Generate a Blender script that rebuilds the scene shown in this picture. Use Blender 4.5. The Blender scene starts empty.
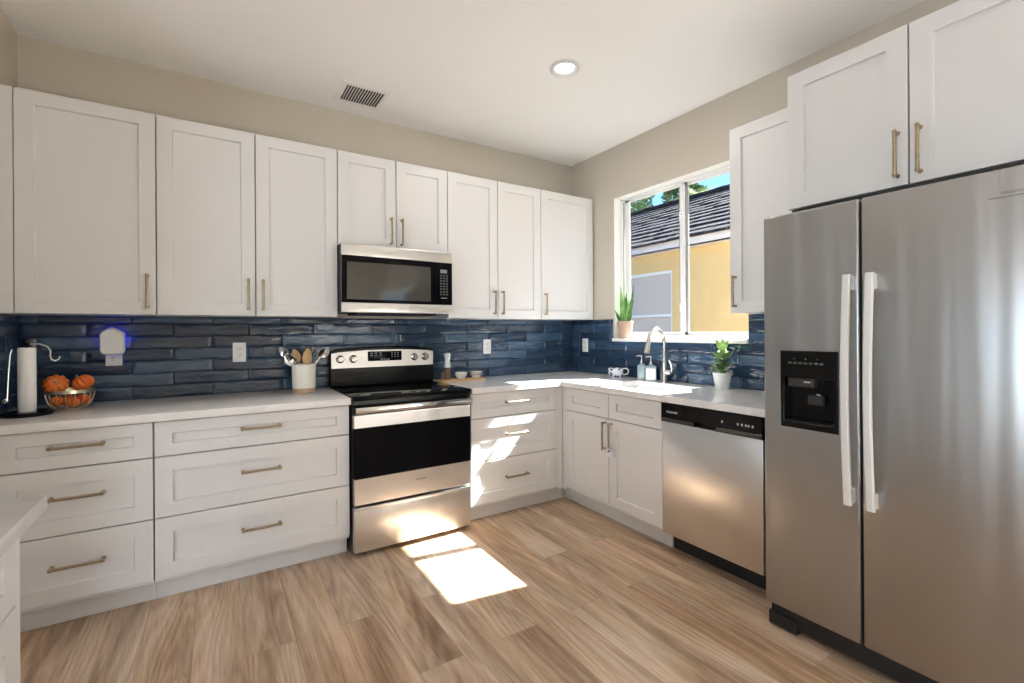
import bpy, bmesh, math, random
from mathutils import Vector, Matrix, noise
random.seed(7)
R = math.radians
SC = bpy.context.scene
COL = SC.collection
CEIL = 2.83

# ------------------------------------------------------------------ camera
YAW, ROLL, FPX = R(57.512), 0.006, 467.083
cam = bpy.data.cameras.new('camera'); cam.sensor_fit = 'HORIZONTAL'; cam.sensor_width = 36
cam.lens = FPX/1024*36; cam.shift_y = -10.0/1024; cam.clip_start = .05; cam.clip_end = 300
co = bpy.data.objects.new('camera', cam); COL.objects.link(co)
_F = Vector((math.cos(YAW), math.sin(YAW), 0)); _R = Vector((math.sin(YAW), -math.cos(YAW), 0)); _U = Vector((0, 0, 1))
_X = _R*math.cos(ROLL)-_U*math.sin(ROLL); _Y = _R*math.sin(ROLL)+_U*math.cos(ROLL)
M = Matrix((_X, _Y, -_F)).transposed().to_4x4(); M.translation = (-2.83, -3.388, 1.287)
co.matrix_world = M
SC.camera = co

# ------------------------------------------------------------------ world, sun, added fill, exposure
SUN = Vector((-1, .15, -1.073)).normalized()
w = bpy.data.worlds.new('world'); SC.world = w; w.use_nodes = True
nt = w.node_tree; nt.nodes.clear()
sky = nt.nodes.new('ShaderNodeTexSky'); sky.sky_type = 'NISHITA'; sky.sun_disc = False
sky.sun_elevation = R(46.6); sky.sun_rotation = math.atan2(-SUN.x, -SUN.y); sky.air_density = 1.0; sky.dust_density = .6
bg = nt.nodes.new('ShaderNodeBackground'); bg.inputs['Strength'].default_value = .26
wo = nt.nodes.new('ShaderNodeOutputWorld')
tint = nt.nodes.new('ShaderNodeMix'); tint.data_type = 'RGBA'; tint.blend_type = 'MULTIPLY'; tint.inputs['Factor'].default_value = 1; tint.inputs['B'].default_value = (.55, .82, 1.12, 1)
nt.links.new(sky.outputs[0], tint.inputs['A']); nt.links.new(tint.outputs['Result'], bg.inputs[0]); nt.links.new(bg.outputs[0], wo.inputs[0])
sl = bpy.data.lights.new('sun', 'SUN'); sl.energy = 42; sl.angle = R(.6); sl.color = (1, .995, .98)
so = bpy.data.objects.new('sun', sl); COL.objects.link(so); so.rotation_euler = SUN.to_track_quat('-Z', 'Y').to_euler()
def area(name, loc, direction, sx, sy, watts, color=(1, 1, 1), spread=180):
    l = bpy.data.lights.new(name, 'AREA'); l.shape = 'RECTANGLE'; l.size = sx; l.size_y = sy; l.energy = watts; l.color = color
    l.spread = R(spread)
    o = bpy.data.objects.new(name, l); COL.objects.link(o); o.location = loc
    o.rotation_euler = Vector(direction).to_track_quat('-Z', 'Z').to_euler(); return o
# fill light added out of view at left, set in the invented door opening
area('added_fill_left', (-7.55, -4.7, 1.2), (1, 0, 0), 3.4, 2.2, 145, (.86, .93, 1))
SC.view_settings.view_transform = 'Standard'; SC.view_settings.look = 'None'
SC.view_settings.gamma = 1; SC.view_settings.use_curve_mapping = False
SC.view_settings.exposure = 0.25
SC.cycles.use_denoising = True
SC.cycles.max_bounces = 12; SC.cycles.diffuse_bounces = 6; SC.cycles.glossy_bounces = 6
SC.cycles.transparent_max_bounces = 16

# ------------------------------------------------------------------ materials
MATS = {}
def srgb(r, g, b):
    f = lambda c: (c/255/12.92) if c/255 <= .04045 else ((c/255+.055)/1.055)**2.4
    return (f(r), f(g), f(b), 1)
def mat(name, color=(.8, .8, .8), rough=.5, metal=0, spec=.5, **k):
    m = bpy.data.materials.new(name); m.use_nodes = True
    b = m.node_tree.nodes['Principled BSDF']
    b.inputs['Base Color'].default_value = (*color[:3], 1)
    b.inputs['Roughness'].default_value = rough; b.inputs['Metallic'].default_value = metal
    b.inputs['Specular IOR Level'].default_value = spec
    for kk, v in k.items(): b.inputs[kk].default_value = v
    MATS[name] = m; return m
def N(m, t, **k):
    n = m.node_tree.nodes.new(t)
    for a, v in k.items(): setattr(n, a, v)
    return n
def L(m, a, b): m.node_tree.links.new(a, b)
def bsdf(m): return m.node_tree.nodes['Principled BSDF']
def coords(m, scale=(1, 1, 1), kind='Object'):
    tc = N(m, 'ShaderNodeTexCoord'); mp = N(m, 'ShaderNodeMapping'); mp.inputs['Scale'].default_value = scale
    L(m, tc.outputs[kind], mp.inputs[0]); return mp.outputs[0]
def noise_node(m, vec, scale, detail=3, rough=.5):
    n = N(m, 'ShaderNodeTexNoise'); n.inputs['Scale'].default_value = scale; n.inputs['Detail'].default_value = detail
    n.inputs['Roughness'].default_value = rough; L(m, vec, n.inputs['Vector']); return n
def ramp(m, fac, stops):
    r = N(m, 'ShaderNodeValToRGB'); e = r.color_ramp.elements
    while len(e) < len(stops): e.new(.5)
    for i, (p, c) in enumerate(stops): e[i].position = p; e[i].color = (*c[:3], 1)
    L(m, fac, r.inputs[0]); return r
def bump(m, h, strength, dist=.01, normal=None):
    b = N(m, 'ShaderNodeBump'); b.inputs['Strength'].default_value = strength; b.inputs['Distance'].default_value = dist
    L(m, h, b.inputs['Height'])
    if normal: L(m, normal, b.inputs['Normal'])
    return b.outputs[0]
def noisy(name, c1, c2, scale=8, rough=.5, bstr=0, bscale=60, bdist=.002, **k):
    m = mat(name, c1, rough, **k); v = coords(m); n = noise_node(m, v, scale)
    r = ramp(m, n.outputs['Fac'], [(.3, c1), (.7, c2)]); L(m, r.outputs[0], bsdf(m).inputs['Base Color'])
    if bstr:
        n2 = noise_node(m, v, bscale, 4); L(m, bump(m, n2.outputs['Fac'], bstr, bdist), bsdf(m).inputs['Normal'])
    return m

WHITE = noisy('painted_white', (.715, .712, .71), (.725, .722, .72), 3, .38)
GAPSHADE = mat('cabinet_gap_shade', (.22, .215, .21), .6)  # dark tone standing in for shade between the cabinet fronts
WALLM = noisy('beige_wall_paint', (.555, .505, .43), (.575, .525, .45), 2, .75, .15, 180, .001)
CEILM = noisy('ceiling_paint', (.915, .915, .91), (.925, .925, .92), 2, .5, .12, 90, .002)
REVEAL = noisy('white_plaster_reveal', (.86, .86, .84), (.88, .88, .86), 2, .6)
COUNTER = noisy('quartz_counter', (.74, .73, .715), (.82, .81, .80), 14, .16)
BLACK = mat('black_plastic', (.006, .006, .006), .22, spec=.25)
BLACKM = mat('matte_black', (.012, .012, .012), .5)
BGLASS = mat('black_glass', (.004, .004, .005), .05, spec=.10)
DARKGAP = mat('dark_shadow_gap', (.02, .02, .02), .8)
BRASS = noisy('antique_brass', (.33, .265, .18), (.42, .345, .245), 60, .33, metal=1)
CHROME = mat('brushed_nickel', (.74, .72, .69), .2, 1)
STEELP = mat('polished_steel', (.72, .72, .72), .12, 1)
ALU = mat('white_window_frame', (.84, .84, .83), .35)
ALUG = mat('grey_window_gasket', (.45, .45, .45), .5)
PLATE = mat('white_outlet_plastic', (.86, .86, .85), .3)
SLOTM = mat('outlet_slot', (.05, .05, .05), .6)
PAPER = noisy('paper_towel', (.86, .86, .84), (.90, .90, .88), 40, .9, .3, 200, .001)
PUMP = noisy('pumpkin_skin', (.62, .10, .012), (.74, .20, .02), 16, .42)
PSTEM = noisy('pumpkin_stem', (.35, .30, .14), (.50, .42, .22), 60, .7)
BASKET = mat('champagne_wire', (.66, .58, .42), .28, 1)
WHITEWIRE = mat('white_wire', (.78, .77, .74), .3)
CERAM = mat('cream_glaze', (.80, .77, .69), .25)
CLAY = noisy('bare_tan_clay', (.46, .33, .21), (.52, .38, .25), 50, .8)
WOODL = noisy('light_wood', (.55, .34, .14), (.68, .45, .22), 30, .5)
WOODD = noisy('dark_wood', (.10, .055, .025), (.18, .10, .05), 30, .35)
TERRA = noisy('pale_terracotta', (.37, .25, .185), (.42, .29, .215), 25, .75)
SOIL = noisy('potting_soil', (.05, .035, .02), (.09, .06, .04), 90, .95, .6, 200, .004)
WPOT = mat('white_pot', (.84, .84, .82), .35)
SOAPM = noisy('clear_soap_glass', (.26, .34, .38), (.36, .44, .48), 9, .06)
LABELM = mat('white_label', (.85, .86, .86), .5)
LOGO = mat('printed_light_grey', (.62, .62, .62), .4)
LOGOD = mat('etched_dark', (.16, .15, .14), .5, .5)
PRINT = mat('panel_print', (.10, .10, .10), .4)

def brushed(name, color, rough, vert_warp=.35, bscale=5):
    """stainless brushed sideways, slightly wavy sheet"""
    m = mat(name, color, rough, 1)
    b = bsdf(m); b.inputs['Anisotropic'].default_value = .6
    t = N(m, 'ShaderNodeTangent', direction_type='RADIAL', axis='Z'); L(m, t.outputs[0], b.inputs['Tangent'])
    v = coords(m, (bscale, bscale, .35)); n = noise_node(m, v, 1.0, 2)
    v2 = coords(m, (3, 3, 900)); n2 = noise_node(m, v2, 1.0, 2)
    nb = bump(m, n.outputs['Fac'], vert_warp, .03)
    nb = bump(m, n2.outputs['Fac'], .06, .0006, nb)
    L(m, nb, b.inputs['Normal'])
    return m
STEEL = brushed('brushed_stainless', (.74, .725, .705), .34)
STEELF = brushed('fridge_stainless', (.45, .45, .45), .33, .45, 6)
HANDLEM = mat('satin_aluminum', (.80, .80, .79), .38, .2)

# clear glass that lets the sun through
GLASS = bpy.data.materials.new('window_glass'); GLASS.use_nodes = True
g = GLASS.node_tree; g.nodes.clear()
o_ = g.nodes.new('ShaderNodeOutputMaterial'); mx = g.nodes.new('ShaderNodeMixShader'); tr = g.nodes.new('ShaderNodeBsdfTransparent')
gl = g.nodes.new('ShaderNodeBsdfGlossy'); gl.inputs['Roughness'].default_value = .02; fr = g.nodes.new('ShaderNodeFresnel'); fr.inputs[0].default_value = 1.35
tr.inputs[0].default_value = (.96, .97, .97, 1)
ge = g.nodes.new('ShaderNodeNewGeometry'); iv = g.nodes.new('ShaderNodeMath'); iv.operation = 'SUBTRACT'; iv.inputs[0].default_value = 1; mm_ = g.nodes.new('ShaderNodeMath'); mm_.operation = 'MULTIPLY'
g.links.new(ge.outputs['Backfacing'], iv.inputs[1]); g.links.new(iv.outputs[0], mm_.inputs[0]); g.links.new(fr.outputs[0], mm_.inputs[1])
g.links.new(mm_.outputs[0], mx.inputs[0]); g.links.new(tr.outputs[0], mx.inputs[1]); g.links.new(gl.outputs[0], mx.inputs[2]); g.links.new(mx.outputs[0], o_.inputs[0])

def emit(name, color, s):
    m = mat(name, color, .5); b = bsdf(m); b.inputs['Emission Color'].default_value = (*color, 1); b.inputs['Emission Strength'].default_value = s; return m
LAMP = emit('lamp_lens', (1, .97, .93), 2.2)
BLUELED = emit('blue_led', (.08, .04, 1), 6)
DISPLAY = emit('display_digits', (.22, .23, .24), .05)

def tile_material():
    m = mat('navy_glazed_tile', (.03, .06, .11), .07, spec=.75); bsdf(m).inputs['IOR'].default_value = 1.5; b = bsdf(m)
    at = N(m, 'ShaderNodeAttribute', attribute_name='tone')
    v = coords(m, (5, 5, 26)); n = noise_node(m, v, 1.3, 5, .6)
    ad = N(m, 'ShaderNodeMath', operation='ADD'); L(m, at.outputs['Fac'], ad.inputs[0])
    mu = N(m, 'ShaderNodeMath', operation='MULTIPLY'); mu.inputs[1].default_value = .55; L(m, n.outputs['Fac'], mu.inputs[0])
    L(m, mu.outputs[0], ad.inputs[1])
    r = ramp(m, ad.outputs[0], [(.15, (.006, .016, .038)), (.42, (.019, .046, .090)), (.68, (.048, .095, .165)), (1, (.12, .19, .275))])
    L(m, r.outputs[0], b.inputs['Base Color'])
    v2 = coords(m, (7, 7, 22)); n2 = noise_node(m, v2, 1.0, 3); L(m, bump(m, n2.outputs['Fac'], .7, .015), b.inputs['Normal'])
    return m
TILE = tile_material()
GROUT = mat('navy_grout', (.035, .05, .075), .8)

def floor_material():
    m = mat('oak_plank_floor', (.5, .36, .24), .42); b = bsdf(m)
    tc = N(m, 'ShaderNodeTexCoord'); sp = N(m, 'ShaderNodeSeparateXYZ'); L(m, tc.outputs['Object'], sp.inputs[0])
    cb = N(m, 'ShaderNodeCombineXYZ'); L(m, sp.outputs['Y'], cb.inputs['X']); L(m, sp.outputs['X'], cb.inputs['Y'])
    br = N(m, 'ShaderNodeTexBrick'); L(m, cb.outputs[0], br.inputs['Vector'])
    br.offset = .37; br.offset_frequency = 2; br.squash = 1
    br.inputs['Scale'].default_value = 1; br.inputs['Brick Width'].default_value = 1.25; br.inputs['Row Height'].default_value = .182
    br.inputs['Mortar Size'].default_value = .0012; br.inputs['Mortar Smooth'].default_value = .2
    br.inputs['Color1'].default_value = (0, 0, 0, 1); br.inputs['Color2'].default_value = (1, 1, 1, 1); br.inputs['Mortar'].default_value = (.5, .5, .5, 1)
    sc = N(m, 'ShaderNodeVectorMath', operation='SCALE'); sc.inputs['Scale'].default_value = 37; L(m, br.outputs['Color'], sc.inputs[0])
    ad = N(m, 'ShaderNodeVectorMath', operation='ADD'); L(m, sc.outputs[0], ad.inputs[0]); L(m, tc.outputs['Object'], ad.inputs[1])
    def layer(scale, nscale, detail, rough, dist):
        mp = N(m, 'ShaderNodeMapping'); mp.inputs['Scale'].default_value = scale; L(m, ad.outputs[0], mp.inputs[0])
        n = noise_node(m, mp.outputs[0], nscale, detail, rough); n.inputs['Distortion'].default_value = dist; return n
    def madd(a, k, c):
        q = N(m, 'ShaderNodeMath', operation='MULTIPLY_ADD'); q.inputs[1].default_value = k; L(m, a, q.inputs[0])
        if c is None: q.inputs[2].default_value = 0
        else: L(m, c, q.inputs[2])
        return q.outputs[0]
    broad = layer((7, .8, 1), 1.0, 4, .55, .5)
    fine = layer((150, 7, 1), 1.0, 3, .6, .3)
    warp = layer((3.6, .30, 1), 1.0, 2, .45, .15)
    # cathedral figure: contour lines of a smooth stretched field
    ml = N(m, 'ShaderNodeMath', operation='MULTIPLY'); ml.inputs[1].default_value = 26; L(m, warp.outputs['Fac'], ml.inputs[0])
    fr_ = N(m, 'ShaderNodeMath', operation='PINGPONG'); fr_.inputs[1].default_value = .5; L(m, ml.outputs[0], fr_.inputs[0])
    t_ = madd(broad.outputs['Fac'], .95, None); t_ = madd(fine.outputs['Fac'], .36, t_); t_ = madd(fr_.outputs[0], .22, t_); t_ = madd(br.outputs['Color'], .07, t_)
    r = ramp(m, t_, [(.50, (.225, .140, .085)), (.64, (.39, .265, .172)), (.78, (.56, .41, .285)), (.94, (.74, .60, .47))])
    hue = layer((4, .7, 1), 1.0, 3, .55, .4)
    hr = ramp(m, hue.outputs['Fac'], [(.36, (1.0, .90, .80)), (.64, (.93, .96, 1.0))])
    hm = N(m, 'ShaderNodeMix', data_type='RGBA', blend_type='MULTIPLY'); hm.inputs['Factor'].default_value = 1; L(m, r.outputs[0], hm.inputs['A']); L(m, hr.outputs[0], hm.inputs['B'])
    mo = N(m, 'ShaderNodeMix', data_type='RGBA'); L(m, br.outputs['Fac'], mo.inputs['Factor']); L(m, hm.outputs['Result'], mo.inputs['A']); mo.inputs['B'].default_value = (.36, .26, .185, 1)
    L(m, mo.outputs['Result'], b.inputs['Base Color'])
    L(m, bump(m, fine.outputs['Fac'], .10, .002), b.inputs['Normal'])
    return m
FLOORM = floor_material()

# ------------------------------------------------------------------ mesh helpers
class MB:
    def __init__(s): s.bm = bmesh.new(); s.mats = []; s.mi = 0; s.sm = True
    def use(s, m):
        if m not in s.mats: s.mats.append(m)
        s.mi = s.mats.index(m); return s
    def _f(s, vs):
        try: f = s.bm.faces.new(vs); f.material_index = s.mi; f.smooth = s.sm; return f
        except ValueError: return None
    def quad(s, *p): return s._f([s.bm.verts.new(q) for q in p])
    def box(s, x0, x1, y0, y1, z0, z1, bev=0, seg=1, mtx=None):
        b = bmesh.new(); bmesh.ops.create_cube(b, size=1)
        for v in b.verts: v.co = Vector(((x0+x1)/2+v.co.x*(x1-x0), (y0+y1)/2+v.co.y*(y1-y0), (z0+z1)/2+v.co.z*(z1-z0)))
        if bev: bmesh.ops.bevel(b, geom=b.edges[:], offset=bev, segments=seg, affect='EDGES', profile=.5)
        s.sm = False; s.merge(b, mtx); s.sm = True; return s
    def merge(s, b, mtx=None):
        d = {}
        for v in b.verts: d[v] = s.bm.verts.new(mtx @ v.co if mtx else v.co)
        for f in b.faces: s._f([d[v] for v in f.verts])
        b.free()
    def loops(s, rings, closed=True, cap0=True, cap1=True, wrap=False):
        rs = [[s.bm.verts.new(p) for p in r] for r in rings]
        n = len(rs[0]); pairs = list(zip(rs, rs[1:]))
        if wrap: pairs.append((rs[-1], rs[0]))
        for a, b in pairs:
            for i in range(n if closed else n-1): s._f([a[i], a[(i+1) % n], b[(i+1) % n], b[i]])
        if not wrap:
            if cap0: s._f(rs[0][::-1])
            if cap1: s._f(rs[-1])
        return s
    def tube(s, pts, r, seg=10, wrap=False, flat=1):
        pts = [Vector(p) for p in pts]; n = len(pts); rings = []
        rr = r if isinstance(r, (list, tuple)) else [r]*n
        up = None
        for i, p in enumerate(pts):
            a = pts[i-1] if (i or wrap) else p; b = pts[(i+1) % n] if (i < n-1 or wrap) else p
            t = (b-a).normalized()
            if up is None: up = Vector((0, 0, 1)) if abs(t.z) < .9 else Vector((1, 0, 0))
            u = (up-t*up.dot(t)).normalized(); v = t.cross(u); up = u
            rings.append([p+(u*math.cos(2*math.pi*k/seg)*flat+v*math.sin(2*math.pi*k/seg))*rr[i] for k in range(seg)])
        return s.loops(rings, wrap=wrap)
    def lathe(s, prof, c=(0, 0, 0), seg=32, axis='z', fn=None):
        rings = []
        for r, h in prof:
            ring = []
            for k in range(seg):
                a = 2*math.pi*k/seg; q = r*(fn(a, h) if fn else 1)
                p = (math.cos(a)*q, math.sin(a)*q, h)
                if axis == 'y': p = (p[0], -p[2], p[1])     # h points towards -y
                if axis == 'x': p = (-p[2], p[0], p[1])
                ring.append(Vector(p)+Vector(c))
            rings.append(ring)
        return s.loops(rings, cap0=prof[0][0] > 1e-6, cap1=prof[-1][0] > 1e-6)
    def prism(s, poly, a0, a1, axis='y', holes=None):
        def P(p, a):
            return {'y': (p[0], a, p[1]), 'x': (a, p[0], p[1]), 'z': (p[0], p[1], a)}[axis]
        s.sm = False; s.loops([[P(p, a0) for p in poly], [P(p, a1) for p in poly]]); s.sm = True; return s
    def slab(s, us, vs, occ, a0, a1, axis='z'):
        """grid cells (us x vs) kept where occ(i, j), between a0 and a1 along axis"""
        def P(u, v, a): return {'z': (u, v, a), 'x': (a, u, v), 'y': (u, a, v)}[axis]
        s.sm = False; nu, nv = len(us)-1, len(vs)-1; ok = lambda i, j: 0 <= i < nu and 0 <= j < nv and occ(i, j)
        for i in range(nu):
            for j in range(nv):
                if not ok(i, j): continue
                u0, u1, v0, v1 = us[i], us[i+1], vs[j], vs[j+1]
                for a in (a0, a1): s.quad(P(u0, v0, a), P(u1, v0, a), P(u1, v1, a), P(u0, v1, a))
                if not ok(i-1, j): s.quad(P(u0, v0, a0), P(u0, v1, a0), P(u0, v1, a1), P(u0, v0, a1))
                if not ok(i+1, j): s.quad(P(u1, v0, a0), P(u1, v1, a0), P(u1, v1, a1), P(u1, v0, a1))
                if not ok(i, j-1): s.quad(P(u0, v0, a0), P(u1, v0, a0), P(u1, v0, a1), P(u0, v0, a1))
                if not ok(i, j+1): s.quad(P(u0, v1, a0), P(u1, v1, a0), P(u1, v1, a1), P(u0, v1, a1))
        bmesh.ops.remove_doubles(s.bm, verts=s.bm.verts[:], dist=1e-5); s.sm = True
        return s
    def shaker(s, x0, x1, z0, z1, yf, t=.019, sx=.068, sz=.066, dep=.0120):
        def rect(ix, iz, y): return [(x0+ix, y, z0+iz), (x1-ix, y, z0+iz), (x1-ix, y, z1-iz), (x0+ix, y, z1-iz)]
        b = .0018
        return s.loops([rect(0, 0, yf+t), rect(0, 0, yf+b), rect(b, b, yf), rect(sx, sz, yf), rect(sx+.003, sz+.003, yf+dep)])
    def build(s, name, m=None, parent=None, sharp=35, smooth=True, mtx=None):
        me = bpy.data.meshes.new(name)
        if mtx: s.bm.transform(mtx)
        bmesh.ops.recalc_face_normals(s.bm, faces=s.bm.faces[:])
        s.bm.to_mesh(me); s.bm.free()
        for mm in (s.mats or [m]): me.materials.append(mm)
        if not smooth: me.polygons.foreach_set('use_smooth', [False]*len(me.polygons))
        elif len(me.polygons):
            me.set_sharp_from_angle(angle=R(sharp))
        o = bpy.data.objects.new(name, me); COL.objects.link(o)
        if parent: o.parent = parent
        return o
def tag(o, label=None, cat=None, group=None, kind=None):
    if label: o['label'] = label
    if cat: o['category'] = cat
    if group: o['group'] = group
    if kind: o['kind'] = kind
    return o
def thing(name, label, cat, loc=(0, 0, 0), rz=0, group=None):
    o = bpy.data.objects.new(name, None); COL.objects.link(o); o.location = loc; o.rotation_euler = (0, 0, rz)
    o.empty_display_size = .05
    return tag(o, label, cat, group)
def kids(o): return [c for c in bpy.data.objects if c.parent == o]
def copy_tree(o, parent=None):
    c = o.copy(); COL.objects.link(c); c.parent = parent
    for ch in kids(o): copy_tree(ch, c)
    return c
def text(name, s, size, m, parent, loc, face='-y', ext=.0006):
    cu = bpy.data.curves.new(name, 'FONT'); cu.body = s; cu.size = size; cu.extrude = ext; cu.align_x = 'CENTER'; cu.align_y = 'CENTER'
    t = bpy.data.objects.new(name, cu); COL.objects.link(t)
    bpy.context.view_layer.update()
    me = bpy.data.meshes.new_from_object(t.evaluated_get(bpy.context.evaluated_depsgraph_get()))
    bpy.data.objects.remove(t); bpy.data.curves.remove(cu)
    me.transform(Matrix.Translation(loc) @ Matrix.Rotation(R(90), 4, 'X'))
    me.materials.clear(); me.materials.append(m)
    o = bpy.data.objects.new(name, me); COL.objects.link(o); o.parent = parent; return o

# ================================================================== SETTING
XL = -3.68          # left kitchen wall
m = MB(); m.quad((-7.6, -7.1, 0), (0, -7.1, 0), (0, 0, 0), (-7.6, 0, 0)); tag(m.build('floor', FLOORM), kind='structure')
m = MB().use(CEILM); m.box(-7.6, 0, -7.1, 0, CEIL, CEIL+.1); tag(m.build('ceiling', CEILM), kind='structure')
m = MB(); m.box(-7.7, .15, 0, .12, 0, CEIL+.1); tag(m.build('wall_back', WALLM), kind='structure')
WY0, WY1, WZ0, WZ1 = -.548, -1.713, 1.222, 2.394      # window opening in the right wall
m = MB().use(WALLM)
ys = [-7.2, -7.0, -5.2, WY1, WY0, 0]; zs = [0, WZ0, 2.1, WZ1, CEIL+.1]
m.slab(ys, zs, lambda i, j: not (i == 3 and j in (1, 2)) and not (i == 1 and j < 2), 0, .15, 'x')
m.use(REVEAL)
wr = m.build('wall_right', WALLM)
for p in wr.data.polygons:                       # plastered reveals of the opening are painted white
    c = p.center
    if .001 < c.x < .149 and WY1-.001 <= c.y <= WY0+.001 and WZ0-.001 <= c.z <= WZ1+.001: p.material_index = 1
tag(wr, kind='structure')
m = MB(); m.box(XL-.12, XL, -1.05, 0, 0, CEIL); tag(m.build('wall_left', WALLM), kind='structure')
m = MB().use(WALLM); m.slab([-7.2, -6.4, -3.0, 0], [0, 2.4, CEIL+.1], lambda i, j: not (i == 1 and j == 0), -7.72, -7.6, 'x')
tag(m.build('wall_far_left', WALLM), kind='structure')
m = MB().use(WALLM); m.box(-7.7, .15, -7.22, -7.1, 0, CEIL+.1)
tag(m.build('wall_rear', WALLM), kind='structure')
m = MB(); m.box(-2.75, -.25, -7.0, -5.05, .0, .012, .004, 2)  # rug added out of view, throws sunlight up to the ceiling
tag(m.build('bounce_rug', noisy('bounce_cream', (.78, .77, .75), (.84, .83, .81), 30, .95)), 'unseen cream rug added beyond the refrigerator to bounce sunlight', 'rug')
# sliding door frames added out of view, so that light can enter the room
def added_door(name, u0, u1, axis, a, h=2.4):
    f = MB().use(ALU)
    def bx(p0, p1, z0, z1):
        if axis == 'y': f.box(p0, p1, a-.03, a+.03, z0, z1)
        else: f.box(a-.03, a+.03, p0, p1, z0, z1)
    um = (u0+u1)/2
    for p0, p1 in ((u0, u0+.06), (um-.05, um+.05), (u1-.06, u1)): bx(p0, p1, 0, h)
    bx(u0, u1, h-.07, h); bx(u0, u1, 0, .07)
    return tag(f.build(name, ALU), kind='structure')
added_door('added_door_1', -6.4, -3.0, 'x', -7.5); added_door('added_door_2', -7.0, -5.2, 'x', .09, 2.1)
m = MB(); m.box(-7.6, XL-.12, -.014, 0, 0, .09, .003); tag(m.build('baseboard_back', WHITE), kind='structure')

# ---- window 1
W = thing('window_1', 'white framed sliding window over the kitchen sink', 'window', (0, 0, 0)); W['kind'] = 'structure'; del W['category']
f = MB().use(ALU)
FX0, FX1 = .075, .135
f.box(FX0, FX1, WY0-.028, WY0, WZ0, WZ1, .002); f.box(FX0, FX1, WY1, WY1+.012, WZ0, WZ1, .002)
f.box(FX0, FX1, WY1, WY0, WZ1-.014, WZ1, .002); f.box(FX0, FX1, WY1, WY0, WZ0, WZ0+.03, .002)
f.use(ALUG); f.box(FX0-.002, FX0+.01, WY0-.034, WY0-.028, WZ0+.03, WZ1-.03)
f.build('window_frame', ALU, W)
YM = -1.155
s1 = MB().use(ALU)       # left sash, inner track
a, b = YM-.013, WY0-.030
STILE = mat('shaded_grey_stile', (.34, .34, .345), .4)  # gasket grey, darkened with the shade on the sash stiles
s1.box(.092, .108, b-.054, b, WZ0+.03, WZ1-.014, .002); s1.box(.092, .108, a, b, WZ0+.03, WZ0+.055, .002); s1.box(.092, .108, a, b, WZ1-.036, WZ1-.014, .002)
s1.box(.078, .108, YM-.013, YM+.013, WZ0+.03, WZ1-.014, .002)
s1.use(STILE); s1.box(.096, .108, YM+.013, YM+.034, WZ0+.03, WZ1-.014, .002)
s1o = s1.build('window_sash', ALU, W)
p1 = MB(); p1.box(.099, .103, a+.02, b-.03, WZ0+.05, WZ1-.03); p1.build('pane', GLASS, s1o)
s2 = MB().use(ALU); a2, b2 = WY1+.012, YM-.010
s2.box(.110, .130, a2, a2+.030, WZ0+.03, WZ1-.014, .002)
s2.box(.110, .130, a2, b2, WZ0+.03, WZ0+.055, .002); s2.box(.110, .130, a2, b2, WZ1-.036, WZ1-.014, .002)
s2.use(STILE); s2.box(.110, .130, b2-.022, b2, WZ0+.03, WZ1-.014, .002)
s2o = s2.build('window_sash', ALU, W)
p2 = MB(); p2.box(.118, .122, a2+.02, b2-.01, WZ0+.05, WZ1-.03); p2.build('pane', GLASS, s2o)
for z in (1.46, 2.13):
    l = MB(); l.lathe([(.0, 0), (.011, .0), (.011, .010), (.007, .016), (0, .016)], (.078, YM, z), 20, 'x')
    l.box(.060, .070, YM-.006, YM+.006, z-.028, z+.028, .003, 2); l.build('sash_latch', ALU, W)
sm = MB(); sm.box(-.022, .09, WY1-.002, WY0+.012, WZ0-.022, WZ0+.003, .003, 2); sm.build('window_sill', REVEAL, W)

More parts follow.
